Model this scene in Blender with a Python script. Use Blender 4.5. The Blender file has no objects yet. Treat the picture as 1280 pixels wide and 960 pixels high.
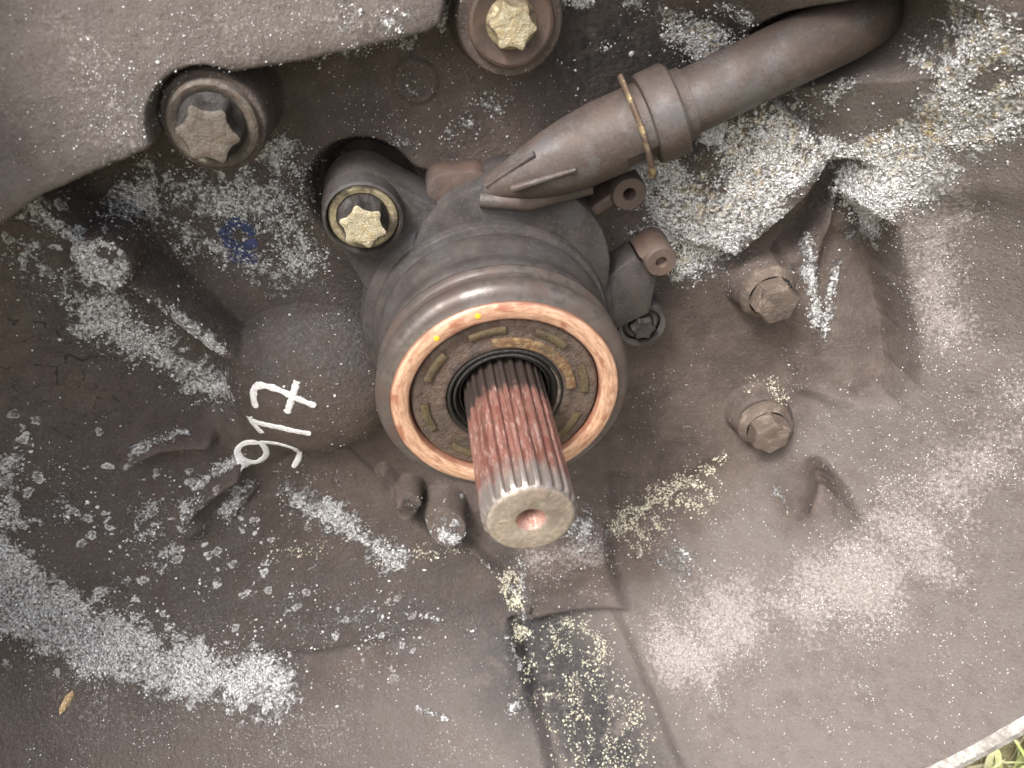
import bpy, math, random
import numpy as np

# ------------------------------------------------------------------ camera, world, sun
scene = bpy.context.scene
rng = np.random.default_rng(7); random.seed(7)
S = 0.001            # everything below is measured in millimetres
ZG = 240.0           # shaft axis height above the ground
FPX, DIST = 960.0, 250.0
NX, NY = 0.135, 0.61
psi = math.asin(-NX); th = math.asin(NY / math.cos(psi))
cr = np.array([math.cos(psi), math.sin(psi), 0]); ch = np.array([-math.sin(psi), math.cos(psi), 0]); ck = np.array([0, 0, 1.])
cf = math.cos(th) * ch - math.sin(th) * ck; cu = math.sin(th) * ch + math.cos(th) * ck
CAM = -(cr * (-7 / FPX * DIST) + cu * (-22 / FPX * DIST) + cf * DIST)     # mm, shaft frame: x right, y away, z up

cd = bpy.data.cameras.new('camera'); cam = bpy.data.objects.new('camera', cd); scene.collection.objects.link(cam)
cd.sensor_width = 36; cd.lens = FPX / 1280 * 36; cd.clip_start = 0.01; cd.clip_end = 200
from mathutils import Matrix, Vector
M4 = Matrix(((cr[0], cu[0], -cf[0], CAM[0] * S), (cr[1], cu[1], -cf[1], CAM[1] * S), (cr[2], cu[2], -cf[2], (CAM[2] + ZG) * S), (0, 0, 0, 1)))
cam.matrix_world = M4
cd.dof.use_dof = True; cd.dof.focus_distance = 0.275; cd.dof.aperture_fstop = 18
scene.camera = cam

SUN_EL, SUN_AZ = math.radians(54), math.radians(-134)   # azimuth: direction towards the sun, measured from +Y clockwise
sd = Vector((math.sin(SUN_AZ) * math.cos(SUN_EL), math.cos(SUN_AZ) * math.cos(SUN_EL), math.sin(SUN_EL)))
wld = bpy.data.worlds.new('World'); scene.world = wld; wld.use_nodes = True
nt = wld.node_tree; nt.nodes.clear()
sky = nt.nodes.new('ShaderNodeTexSky'); sky.sky_type = 'NISHITA'; sky.sun_disc = False
sky.sun_elevation = SUN_EL; sky.sun_rotation = SUN_AZ; sky.dust_density = 7; sky.air_density = 0.7; sky.ozone_density = 0.3
bg = nt.nodes.new('ShaderNodeBackground'); bg.inputs['Strength'].default_value = 0.15
wo = nt.nodes.new('ShaderNodeOutputWorld'); hs = nt.nodes.new('ShaderNodeHueSaturation'); hs.inputs['Saturation'].default_value = 0.6; nt.links.new(sky.outputs[0], hs.inputs['Color']); nt.links.new(hs.outputs[0], bg.inputs[0]); nt.links.new(bg.outputs[0], wo.inputs[0])
sl = bpy.data.lights.new('sun', 'SUN'); sl.energy = 2.0; sl.angle = math.radians(14); sl.color = (1, 0.965, 0.93)
so = bpy.data.objects.new('sun', sl); scene.collection.objects.link(so)
so.rotation_euler = sd.to_track_quat('Z', 'Y').to_euler(); so.location = (0, -1, 2)
vs = scene.view_settings; vs.view_transform = 'Standard'; vs.look = 'None'; vs.gamma = 1; vs.use_curve_mapping = False
vs.exposure = 0.95

# ------------------------------------------------------------------ pixel helpers
def ray(px, py): return cr * (px - 640) / FPX + cu * (480 - py) / FPX + cf
def P(px, py, w):                      # pixel -> (x, z) on the plane at height w in front of the bearing face
    d = ray(px, py); t = (-w - CAM[1]) / d[1]; p = CAM + d * t; return np.array([p[0], p[2]])
def P3(px, py, w):
    x, z = P(px, py, w); return np.array([x, w, z])

# ------------------------------------------------------------------ scene helpers
col = scene.collection
BASE = {}
def xyz(v):                            # (x, w, z) mm -> world metres
    v = np.asarray(v, float).reshape(-1, 3)
    return np.stack([v[:, 0], -v[:, 1], v[:, 2] + ZG], 1) * S
def tag(o, label=None, cat=None, group=None, kind=None):
    if label: o['label'] = label
    if cat: o['category'] = cat
    if group: o['group'] = group
    if kind: o['kind'] = kind
    return o
def empty(name, p, label, cat):
    o = bpy.data.objects.new(name, None); col.objects.link(o); o.empty_display_size = 0.01
    b = xyz(p)[0]; o.location = b; BASE[o] = b; tag(o, label, cat); return o
def mk(name, v, f, mat, parent=None, angle=35, smooth=True, attrs=None):
    w = xyz(v)
    if parent is not None: b = BASE[parent]
    else: b = np.zeros(3)
    w = w - b
    me = bpy.data.meshes.new(name)
    if isinstance(f, np.ndarray):
        k = f.shape[1]
        me.vertices.add(len(w)); me.vertices.foreach_set('co', w.astype(np.float32).ravel())
        me.loops.add(f.size); me.loops.foreach_set('vertex_index', f.astype(np.int32).ravel())
        me.polygons.add(len(f)); me.polygons.foreach_set('loop_start', np.arange(0, f.size, k, dtype=np.int32))
        me.update(calc_edges=True); me.validate()
    else:
        me.from_pydata(w.tolist(), [], f); me.update()
    for an, (ty, arr) in (attrs or {}).items():
        a = me.attributes.new(an, ty, 'POINT')
        a.data.foreach_set('color' if ty == 'FLOAT_COLOR' else 'value', np.asarray(arr, np.float32).ravel())
    if smooth:
        me.polygons.foreach_set('use_smooth', np.ones(len(me.polygons), bool))
        if angle < 180: me.set_sharp_from_angle(angle=math.radians(angle))
    me.materials.append(mat)
    o = bpy.data.objects.new(name, me); col.objects.link(o)
    if parent is not None: o.parent = parent; BASE[o] = b
    else: BASE[o] = np.zeros(3)
    return o
class G:                               # geometry collector
    def __init__(s): s.v = []; s.f = []
    def add(s, v, f):
        n = len(s.v); s.v += [tuple(map(float, q)) for q in v]; s.f += [tuple(i + n for i in q) for q in f]; return s
    def lathe(s, prof, c=(0, 0), seg=96, closed=False, wob=0.0, cap0=False, cap1=False, a0=0, a1=2 * math.pi):
        full = abs(a1 - a0 - 2 * math.pi) < 1e-6
        m = seg if full else seg + 1; n = len(prof); v = []; f = []
        for j in range(m):
            a = a0 + (a1 - a0) * j / seg
            q = 1 + wob * (math.sin(3 * a + 1) + 0.6 * math.sin(7 * a) + .4 * math.sin(13 * a + 2))
            for R, w in prof: v.append((c[0] + R * q * math.cos(a), w, c[1] + R * q * math.sin(a)))
        for j in range(seg):
            k = (j + 1) % m
            for i in range(n - 1 + (1 if closed else 0)):
                i2 = (i + 1) % n
                f.append((j * n + i, k * n + i, k * n + i2, j * n + i2))
        if cap0: f.append(tuple(j * n for j in range(m)))
        if cap1: f.append(tuple(j * n + n - 1 for j in range(m))[::-1])
        return s.add(v, f)
    def tube(s, pts, rad, seg=28, caps=True, flat=1.0):
        pts = [np.array(p, float) for p in pts]; n = len(pts); v = []; f = []
        up = np.array([0, 1.0, 0])
        for i, p in enumerate(pts):
            t = pts[min(i + 1, n - 1)] - pts[max(i - 1, 0)]; t /= np.linalg.norm(t)
            b = np.cross(t, up)
            if np.linalg.norm(b) < .05: b = np.cross(t, (1, 0, 0))
            b /= np.linalg.norm(b); c = np.cross(b, t)
            for j in range(seg):
                a = 2 * math.pi * j / seg
                v.append(p + rad[i] * (math.cos(a) * b + flat * math.sin(a) * c))
        for i in range(n - 1):
            for j in range(seg):
                k = (j + 1) % seg; f.append((i * seg + j, i * seg + k, (i + 1) * seg + k, (i + 1) * seg + j))
        if caps: f.append(tuple(range(seg))[::-1]); f.append(tuple(range((n - 1) * seg, n * seg)))
        return s.add(v, f)
    def prism(s, poly, w0, w1, bev=1.0):
        poly = [np.array(p, float) for p in poly]; n = len(poly)
        c = sum(poly) / n; v = []; f = []
        area = sum(poly[i][0] * poly[(i + 1) % n][1] - poly[(i + 1) % n][0] * poly[i][1] for i in range(n))
        if area < 0: poly = poly[::-1]
        def inset(d):
            out = []
            for i in range(n):
                a, b, e = poly[i - 1], poly[i], poly[(i + 1) % n]
                t1 = (b - a) / max(np.linalg.norm(b - a), 1e-6); t2 = (e - b) / max(np.linalg.norm(e - b), 1e-6)
                m = np.array([-t1[1], t1[0]]) + np.array([-t2[1], t2[0]]); m /= max(np.linalg.norm(m), 1e-6)
                out.append(b + m * d)
            return out
        rings = [(0, w0), (0, w1 - bev), (bev * .3, w1 - bev * .3), (bev, w1)]
        for d, w in rings:
            for q in inset(d): v.append((q[0], w, q[1]))
        for i in range(3):
            for j in range(n):
                k = (j + 1) % n; f.append((i * n + j, i * n + k, (i + 1) * n + k, (i + 1) * n + j))
        f.append(tuple(range(3 * n, 4 * n))); f.append(tuple(range(n))[::-1])
        return s.add(v, f)
    def build(s, name, mat, parent=None, **k): return mk(name, s.v, s.f, mat, parent, **k)
def hull2(c0, r0, c1, r1, n=14):       # outline of two joined circles
    c0 = np.array(c0); c1 = np.array(c1); d = c1 - c0; L = np.linalg.norm(d); a = math.atan2(d[1], d[0]); b = math.acos(max(-1, min(1, (r0 - r1) / L)))
    o = [c1 + r1 * np.array([math.cos(t), math.sin(t)]) for t in np.linspace(a - b, a + b, n)]
    o += [c0 + r0 * np.array([math.cos(t), math.sin(t)]) for t in np.linspace(a + b, a - b + 2 * math.pi, n * 2)]
    return o

# ------------------------------------------------------------------ procedural materials
class NB:
    def __init__(s, name):
        s.m = bpy.data.materials.new(name); s.m.use_nodes = True; s.t = s.m.node_tree; s.t.nodes.clear()
        s.out = s.n('ShaderNodeOutputMaterial'); s.b = s.n('ShaderNodeBsdfPrincipled'); s.l(s.b.outputs[0], s.out.inputs[0])
        tc = s.n('ShaderNodeTexCoord'); mp = s.n('ShaderNodeMapping'); mp.inputs['Scale'].default_value = (1000, 1000, 1000)
        s.l(tc.outputs['Object'], mp.inputs[0]); s.co = mp.outputs[0]
    def n(s, t): return s.t.nodes.new(t)
    def l(s, a, b): s.t.links.new(a, b)
    def set(s, sock, v):
        if isinstance(v, bpy.types.NodeSocket): s.l(v, sock)
        elif isinstance(v, (tuple, list)) and len(v) == 3 and sock.type == 'RGBA': sock.default_value = (*v, 1)
        else: sock.default_value = v
    def noise(s, scale, detail=3, rough=.55, dist=0, co=None):
        n = s.n('ShaderNodeTexNoise'); s.l(co or s.co, n.inputs['Vector']); n.inputs['Scale'].default_value = scale
        n.inputs['Detail'].default_value = detail; n.inputs['Roughness'].default_value = rough; n.inputs['Distortion'].default_value = dist
        return n.outputs['Fac']
    def voro(s, scale, feat='F1', out='Distance'):
        n = s.n('ShaderNodeTexVoronoi'); n.feature = feat; s.l(s.co, n.inputs['Vector']); n.inputs['Scale'].default_value = scale
        return n.outputs[out]
    def math(s, op, a, b=0.0, c=0.0, clamp=False):
        n = s.n('ShaderNodeMath'); n.operation = op; n.use_clamp = clamp
        s.set(n.inputs[0], a); s.set(n.inputs[1], b); s.set(n.inputs[2], c); return n.outputs[0]
    def ss(s, x, lo, hi):              # smoothstep
        n = s.n('ShaderNodeMapRange'); n.interpolation_type = 'SMOOTHSTEP'
        s.set(n.inputs[0], x); s.set(n.inputs[1], lo); s.set(n.inputs[2], hi); n.inputs[3].default_value = 0; n.inputs[4].default_value = 1
        return n.outputs[0]
    def mix(s, f, a, b):
        n = s.n('ShaderNodeMix'); n.data_type = 'RGBA'; s.set(n.inputs[0], f); s.set(n.inputs[6], a); s.set(n.inputs[7], b); return n.outputs[2]
    def attr(s, name):
        n = s.n('ShaderNodeAttribute'); n.attribute_name = name; return n
    def sep(s, c):
        n = s.n('ShaderNodeSeparateColor'); s.l(c, n.inputs[0]); return n.outputs
    def bump(s, h, dist, strength=1.0, nrm=None):
        n = s.n('ShaderNodeBump'); s.set(n.inputs['Height'], h); n.inputs['Distance'].default_value = dist * S; n.inputs['Strength'].default_value = strength
        if nrm is not None: s.l(nrm, n.inputs['Normal'])
        return n.outputs[0]
    def fin(s, color=None, rough=None, metal=None, nrm=None, spec=None, **k):
        if color is not None: s.set(s.b.inputs['Base Color'], color)
        if rough is not None: s.set(s.b.inputs['Roughness'], rough)
        if metal is not None: s.set(s.b.inputs['Metallic'], metal)
        if nrm is not None: s.l(nrm, s.b.inputs['Normal'])
        if spec is not None: s.set(s.b.inputs['Specular IOR Level'], spec)
        for a, v in k.items(): s.set(s.b.inputs[a], v)
        return s.m

BR_A, BR_B, BR_C = (0.098, 0.076, 0.065), (0.066, 0.051, 0.045), (0.135, 0.112, 0.100)
def casting_mat():
    m = NB('dusty_casting')
    at1 = m.attr('stain'); a = m.sep(at1.outputs['Color']); aA = at1.outputs['Alpha']
    at2 = m.attr('stain_two'); b = m.sep(at2.outputs['Color']); blis = at2.outputs['Alpha']
    salt, fine, tar_shade, yel = a[0], a[1], a[2], aA
    crack, blue, grey = b[0], b[1], b[2]
    def stretch(n, k): return m.math('MULTIPLY_ADD', n, k, .5 - .5 * k)
    big = m.noise(.03, 4, .6); mid = m.noise(.13, 6, .65); fin_ = m.noise(.95, 4, .7); grit = m.noise(.5, 5, .75)
    c = m.mix(m.ss(big, .36, .64), BR_B, BR_A)
    c = m.mix(m.math('MULTIPLY', m.ss(mid, .42, .72), .45), c, BR_C)
    c = m.mix(m.math('MULTIPLY', m.ss(mid, .50, .32), .3), c, (0.058, .046, .041))
    film = m.attr('film').outputs['Fac']
    c = m.mix(m.math('MULTIPLY', film, m.math('MULTIPLY_ADD', m.ss(mid, .3, .6), .4, .55)), c, (0.140, .124, .116))
    c = m.mix(m.math('MULTIPLY', m.ss(fin_, .52, .72), .38), c, (0.22, .19, .175))
    c = m.mix(m.math('MULTIPLY', m.ss(fin_, .44, .30), .55), c, (0.045, .037, .033))
    c = m.mix(m.math('MULTIPLY', grey, m.ss(mid, .30, .6)), c, m.mix(m.ss(fin_, .4, .65), (0.050, 0.046, 0.046), (0.105, .098, .096)))
    c = m.mix(m.math('MULTIPLY', tar_shade, m.ss(mid, .30, .5)), c, m.mix(m.ss(grit, .4, .65), (0.014, 0.013, 0.014), (0.045, .042, .042)))  # black tar, and shade painted into recesses
    # dry hairline cracks in the dust film
    ck_ = m.voro(.11, 'DISTANCE_TO_EDGE'); wb = m.math('MULTIPLY', m.ss(m.noise(.3, 3), .5, .6), .030)
    cm = m.math('MULTIPLY', m.math('LESS_THAN', ck_, wb), crack)
    c = m.mix(m.math('MULTIPLY', cm, .8), c, (0.015, .012, .011))
    # fine pale bloom: stippled, thinning out at its edges
    fn = stretch(m.noise(.62, 5, .85), 1.7); ft = m.math('MULTIPLY_ADD', fine, -.68, .93)
    fm = m.ss(fn, ft, m.math('ADD', ft, .20))
    c = m.mix(m.math('MULTIPLY', fm, .72), c, m.mix(m.ss(fin_, .35, .65), (0.20, .175, .165), (0.40, .37, .355)))
    # thick white corrosion
    sn = stretch(m.noise(.21, 7, .80, .5), 2.3); st = m.math('MULTIPLY_ADD', salt, -.92, .96)
    sm = m.ss(sn, st, m.math('ADD', st, .16))
    gap = m.ss(m.noise(.75, 4, .75), .36, .50); sm = m.math('MULTIPLY', sm, m.math('MULTIPLY_ADD', gap, .8, .2))
    pit = m.ss(m.noise(.9, 4, .75), .38, .64)
    sc = m.mix(pit, (0.24, .235, .235), (0.80, .81, .82))
    sc = m.mix(m.math('MULTIPLY', yel, m.ss(m.noise(.30, 3), .46, .62)), sc, (0.58, .46, .25))
    c = m.mix(m.math('MULTIPLY', sm, .94), c, sc)
    # blisters: pale broken rings
    dn = m.n('ShaderNodeTexNoise'); m.l(m.co, dn.inputs['Vector']); dn.inputs['Scale'].default_value = .35; dn.inputs['Detail'].default_value = 3
    va = m.n('ShaderNodeVectorMath'); va.operation = 'SCALE'; m.l(dn.outputs['Color'], va.inputs[0]); va.inputs[3].default_value = 5.0
    vb = m.n('ShaderNodeVectorMath'); m.l(m.co, vb.inputs[0]); m.l(va.outputs[0], vb.inputs[1]); keep = m.co; m.co = vb.outputs[0]
    vr = m.voro(.20); vc = m.sep(m.voro(.20, 'F1', 'Color'))[0]; m.co = keep
    ring = m.math('MULTIPLY', m.ss(vr, .20, .30), m.ss(vr, .46, .36))
    ring = m.math('MULTIPLY', m.math('MAXIMUM', ring, m.math('MULTIPLY', m.ss(vr, .40, .30), .35)), m.ss(m.noise(.8, 3, .7), .36, .52))
    ring = m.math('MULTIPLY', m.math('MULTIPLY', ring, m.math('GREATER_THAN', vc, m.math('MULTIPLY_ADD', blis, -.45, 1.0))), m.math('MINIMUM', m.math('MULTIPLY', blis, 3), 1.0))
    c = m.mix(m.math('MULTIPLY', ring, .85), c, (0.62, .63, .64))
    # blue paint daub
    c = m.mix(m.math('MULTIPLY', m.ss(m.math('ADD', blue, m.math('MULTIPLY', m.math('SUBTRACT', fin_, .5), 1.6)), .30, .55), .85), c, m.mix(grit, (0.02, .035, .12), (0.08, .11, .27)))
    rough = m.math('SUBTRACT', m.math('MULTIPLY_ADD', sm, -.25, .74), m.math('MULTIPLY', tar_shade, .25))
    h = m.math('ADD', m.math('MULTIPLY', fin_, .55), m.math('MULTIPLY', grit, .8))
    h = m.math('ADD', h, m.math('MULTIPLY', sm, 1.1))
    return m.fin(c, rough, 0.0, m.bump(h, 1.0, .9), .4)

def dusty_plastic(name, base, dark, shine=(0.11, .11, .12), pale=.0):
    m = NB(name)
    n1 = m.noise(.12, 5, .6); n2 = m.noise(1.2, 4, .7); n3 = m.noise(.5, 3, .6)
    c = m.mix(m.ss(n1, .38, .62), dark, base)
    c = m.mix(m.math('MULTIPLY', m.ss(m.math('ADD', m.noise(.07, 3, .5), m.math('MULTIPLY', m.math('SUBTRACT', n2, .5), .5)), .48, .66), .5), c, shine)  # pale sheen patches mixed straight into the colour
    c = m.mix(m.math('MULTIPLY', m.ss(m.noise(.8, 4, .75), .50, .70), .35), c, (0.15, .12, .10))
    c = m.mix(m.math('MULTIPLY', m.ss(n2, .60, .78), .18), c, (0.20, .155, .125))
    c = m.mix(m.math('MULTIPLY', m.ss(m.noise(2.2, 1), .80, .84), .6), c, (0.5, .47, .43))
    r = m.math('MULTIPLY_ADD', m.ss(m.noise(.07, 3, .5), .4, .7), -.20, .66)
    return m.fin(c, r, 0, m.bump(m.math('ADD', n2, n1), .16, .6), .5)

def metal_mat(name, base, rust, dark, met=.85, rust_lo=.45, rust_hi=.6, r0=.32, r1=.7, scale=.35, dk=.5, bmp=.25):
    m = NB(name)
    n1 = m.noise(scale, 5, .68); n2 = m.noise(scale * 4, 4, .7); n3 = m.noise(scale * .4, 3, .6)
    k = m.ss(n1, rust_lo, rust_hi)
    c = m.mix(m.ss(n2, .3, .7), tuple(q * .62 for q in base), base)
    c = m.mix(k, c, rust); d = m.math('MULTIPLY', m.ss(n3, .45, .7), dk); c = m.mix(d, c, dark)
    kk = m.math('MAXIMUM', k, d)
    met_ = m.math('MULTIPLY_ADD', kk, -met * .85, met)
    return m.fin(c, m.math('MULTIPLY_ADD', kk, r1 - r0, r0), met_, m.bump(m.math('ADD', n2, k), bmp, .6), .4)

M_CAST = casting_mat()
M_PLAS = dusty_plastic('dusty_plastic', (0.052, .044, .041), (0.032, .028, .028), (0.070, .072, .078))
M_PLASR = dusty_plastic('brown_plastic', (0.105, .068, .053), (0.065, .045, .038), (0.10, .085, .08))
M_PIPE = dusty_plastic('dusty_pipe', (0.075, .055, .046), (0.055, .042, .037), (0.115, .118, .126))
M_STEEL = metal_mat('dusty_bearing_steel', (0.19, .17, .158), (0.085, .064, .056), (0.06, .047, .042), .6, .40, .62, .33, .46, .10, .5, bmp=.05)
def copper():
    m = NB('worn_copper_face'); tc = m.n('ShaderNodeTexCoord'); sp = m.n('ShaderNodeSeparateXYZ'); m.l(tc.outputs['Object'], sp.inputs[0])
    x, z = m.math('MULTIPLY', sp.outputs[0], 1000.0), m.math('MULTIPLY', sp.outputs[2], 1000.0)
    rad = m.math('SQRT', m.math('ADD', m.math('MULTIPLY', x, x), m.math('MULTIPLY', z, z))); ang = m.math('ARCTAN2', z, x)
    cb = m.n('ShaderNodeCombineXYZ'); m.l(m.math('MULTIPLY', ang, 6.0), cb.inputs[0]); m.l(rad, cb.inputs[1]); co = cb.outputs[0]
    p1 = m.noise(.35, 5, .65, .6, co); p2 = m.noise(.9, 5, .75, .3, co); p3 = m.noise(.12, 3, .5, 0, m.co); fi = m.noise(1.0, 4, .7)
    c = m.mix(m.ss(p2, .36, .60), (0.46, .26, .175), (0.72, .47, .335))
    c = m.mix(m.ss(m.math('ADD', p1, m.math('MULTIPLY', m.math('SUBTRACT', p3, .5), .9)), .54, .72), c, m.mix(fi, (0.28, .11, .07), (0.50, .24, .16)))
    edge = m.ss(rad, 36.7, 37.4); c = m.mix(m.math('MULTIPLY', edge, .85), c, (0.20, .10, .07))
    edge = m.ss(rad, 31.9, 31.3); c = m.mix(m.math('MULTIPLY', edge, .7), c, (0.30, .12, .08))
    return m.fin(c, m.math('MULTIPLY_ADD', p2, .3, .25), .35, m.bump(m.math('ADD', p2, p1), .18, .6), .5)
M_COPPER = copper()
M_SEAL = metal_mat('brown_seal_disc', (0.17, .13, .108), (0.095, .062, .048), (0.055, .045, .04), .3, .42, .60, .42, .8, .32, .7, bmp=.5)
M_OLIVE = metal_mat('olive_cage_metal', (0.17, .135, .08), (0.11, .08, .045), (0.05, .04, .03), .4, .42, .62, .42, .8, .45, .6)
M_GRIT = metal_mat('golden_grit', (0.36, .25, .13), (0.17, .09, .045), (0.08, .06, .045), .3, .42, .56, .45, .85, .6, .7, bmp=1.0)
M_ZINC = metal_mat('yellow_zinc', (0.62, .54, .34), (0.22, .17, .125), (0.085, .068, .058), .55, .46, .62, .38, .75, .30, .75)
M_ZINCB = metal_mat('clean_zinc', (0.62, .56, .40), (0.42, .34, .20), (0.20, .16, .11), .35, .46, .66, .36, .65, .4, .5, bmp=.6)
M_BOLTB = metal_mat('dirty_bolt_steel', (0.20, .18, .155), (0.115, .088, .07), (0.07, .058, .05), .35, .42, .6, .5, .8, .3, .5)
M_HEX = metal_mat('dull_hex_steel', (0.34, .28, .235), (0.12, .092, .076), (0.07, .055, .047), .4, .36, .56, .40, .75, .22, .8, bmp=.7)
def rubber():
    m = NB('greasy_black_rubber'); n = m.noise(1.2, 4, .7)
    return m.fin(m.mix(n, (0.006, .006, .006), (0.03, .028, .026)), m.math('MULTIPLY_ADD', n, .4, .12), 0, m.bump(n, .6, .9), .6)
M_RUB = rubber()
def shaft_mat():
    m = NB('rusty_spline_steel')
    tc = m.n('ShaderNodeTexCoord'); sp = m.n('ShaderNodeSeparateXYZ'); m.l(tc.outputs['Object'], sp.inputs[0])
    y = m.math('MULTIPLY', sp.outputs[1], -1000.0)        # mm along the shaft from its thing's origin
    mp2 = m.n('ShaderNodeMapping'); mp2.inputs['Scale'].default_value = (1000, 220, 1000); m.l(tc.outputs['Object'], mp2.inputs[0]); lc = mp2.outputs[0]
    n1 = m.noise(.35, 5, .7, 0, lc); n2 = m.noise(.9, 4, .75, 0, lc); n3 = m.noise(.22, 4, .6)
    yy = m.math('ADD', y, m.math('MULTIPLY', m.math('SUBTRACT', n3, .5), 14))
    steel = m.mix(n2, (0.20, .17, .155), (0.46, .42, .39))
    red = m.mix(m.ss(n1, .35, .68), (0.175, .070, .055), (0.28, .145, .12))
    red = m.mix(m.math('MULTIPLY', m.ss(n2, .50, .66), .7), red, (0.44, .35, .31))
    red = m.mix(m.math('MULTIPLY', m.ss(m.noise(.45, 3, .7), .52, .70), .7), red, (0.13, .09, .075))
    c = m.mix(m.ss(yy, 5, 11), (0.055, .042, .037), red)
    tip = m.ss(yy, 38, 47); c = m.mix(tip, c, steel)
    met = m.math('MULTIPLY_ADD', tip, .35, .3)
    return m.fin(c, m.math('MULTIPLY_ADD', n1, .35, .22), met, m.bump(m.math('ADD', n2, n1), .22, .6), .5)
M_SHAFT = shaft_mat()
M_END = metal_mat('bare_end_steel', (0.50, .44, .38), (0.32, .25, .20), (0.12, .095, .075), .5, .48, .68, .30, .6, .18, .75)
M_PINK = metal_mat('rust_pink_steel', (0.46, .29, .24), (0.36, .17, .13), (0.16, .09, .07), .35, .5, .7, .35, .6, .5, .3)
def paint_mat():
    m = NB('white_marker_paint'); n = m.noise(1.0, 4, .7)
    w_ = m.ss(m.noise(.9, 4, .75), .60, .68)
    return m.fin(m.mix(w_, m.mix(m.ss(n, .3, .6), (0.60, .60, .60), (0.80, .80, .81)), (0.13, .11, .10)), .5, 0, m.bump(n, .3, .6))
M_PAINT = paint_mat()
def yellow_paint():
    m = NB('yellow_paint_dot'); n = m.noise(1.0, 3); return m.fin(m.mix(n, (0.75, .38, .02), (0.85, .55, .05)), .5)
M_YEL = yellow_paint()
def grain_mat(name, ca, cb, cc):
    m = NB(name); r = m.attr('tone').outputs['Fac']; n = m.noise(2.5, 3, .7)
    c = m.mix(m.ss(r, 0, .6), ca, cb); c = m.mix(m.ss(r, .62, 1.0), c, cc); c = m.mix(m.math('MULTIPLY', n, .3), c, ca)
    return m.fin(c, m.math('MULTIPLY_ADD', n, .4, .18), 0, m.bump(n, .3, .6), .6)
M_SALT = grain_mat('white_corrosion', (0.30, .295, .29), (0.66, .67, .68), (0.86, .87, .88))
M_SALTY = grain_mat('yellowish_grit', (0.30, .28, .22), (0.62, .60, .46), (0.82, .81, .70))

# ------------------------------------------------------------------ the cast housing surface (height w over x, z)
STEP = 0.6
xs = np.arange(-262, 262.01, STEP); zs = np.arange(-250, 165.01, STEP)
X, Z = np.meshgrid(xs, zs); RR = np.hypot(X, Z)
def sstep(a, b, x):
    t = np.clip((x - a) / (b - a), 0, 1); return t * t * (3 - 2 * t)
def vnoise(x, z, scale, seed):
    g = np.random.default_rng(seed).random((256, 256)); u = x / scale + 1000.3; v = z / scale + 1000.7
    i = np.floor(u).astype(int); j = np.floor(v).astype(int); fu = u - i; fv = v - j
    fu = fu * fu * (3 - 2 * fu); fv = fv * fv * (3 - 2 * fv); i &= 255; j &= 255; i1 = (i + 1) & 255; j1 = (j + 1) & 255
    return (g[j, i] * (1 - fu) + g[j, i1] * fu) * (1 - fv) + (g[j1, i] * (1 - fu) + g[j1, i1] * fu) * fv
def fbm(x, z, scale, seed, o=4):
    return sum(vnoise(x, z, scale / 2 ** k, seed + k) * .5 ** k for k in range(o)) / sum(.5 ** k for k in range(o)) - .5
def smax(a, b, k):
    d = np.clip(.5 + .5 * (a - b) / k, 0, 1); return b * (1 - d) + a * d + k * d * (1 - d)
XW = X + .7 * fbm(X, Z, 6, 201, 3); ZW = Z + .8 * fbm(X, Z, 6, 211, 3)
def sd_poly(pts):
    n = len(pts); d = np.full(X.shape, 1e9); ins = np.zeros(X.shape, bool)
    for i in range(n):
        a, b = np.array(pts[i]), np.array(pts[(i + 1) % n]); e = b - a
        wx, wz = XW - a[0], ZW - a[1]; t = np.clip((wx * e[0] + wz * e[1]) / (e @ e), 0, 1)
        d = np.minimum(d, np.hypot(wx - e[0] * t, wz - e[1] * t))
        if abs(e[1]) > 1e-9:
            c = ((a[1] > ZW) != (b[1] > ZW)) & (XW < e[0] * (ZW - a[1]) / e[1] + a[0]); ins ^= c
    return np.where(ins, -d, d)
def sd_line(pts):
    d = np.full(X.shape, 1e9)
    for a, b in zip(pts[:-1], pts[1:]):
        a, b = np.array(a), np.array(b); e = b - a; wx, wz = XW - a[0], ZW - a[1]
        t = np.clip((wx * e[0] + wz * e[1]) / max(e @ e, 1e-9), 0, 1); d = np.minimum(d, np.hypot(wx - e[0] * t, wz - e[1] * t))
    return d
def sd_circ(c): return np.hypot(X - c[0], Z - c[1])

ANG = np.degrees(np.arctan2(Z, X)) % 360
H = -62 + .5 * fbm(X, Z, 30, 1) + .25 * fbm(X, Z, 7, 9)
# bowl: where the floor meets the wall (radius and height) goes round with the angle
ka = [0, 30, 60, 90, 120, 150, 180, 215, 240, 258, 272, 290, 315, 340, 360]
kr = [132, 124, 118, 118, 122, 160, 196, 202, 190, 172, 162, 154, 143, 135, 132]
kw = [-54, -56, -58, -58, -52, -38, -22, -15, -22, -30, -36, -42, -49, -53, -54]
RC = np.interp(ANG, ka, kr); WC = np.interp(ANG, ka, kw)
floor_ = -61 + (WC + 61) * np.clip((RR - 96) / (RC - 96), 0, 3)
wall_ = WC + (62 - WC) * ((RR - RC) / (229.0 - RC))
wall_ += 1.2 * np.sin(np.clip((RR - RC) / (229 - RC), 0, 1) * math.pi) * -4
low = sstep(20, -10, Z)
wall_ += 1.4 * np.exp(-((RR - 190) / 4.0) ** 2) * low * sstep(-40, 40, X) + 1.0 * np.exp(-((RR - 208) / 3.5) ** 2) * low
cone = smax(floor_, wall_, 7) + .8 * fbm(X, Z, 50, 3) + .35 * fbm(X, Z, 8, 5)
gut = np.exp(-((RR - RC) / 4.5) ** 2) * sstep(170, 190, ANG) * sstep(265, 245, ANG); cone -= 2.5 * gut
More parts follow.
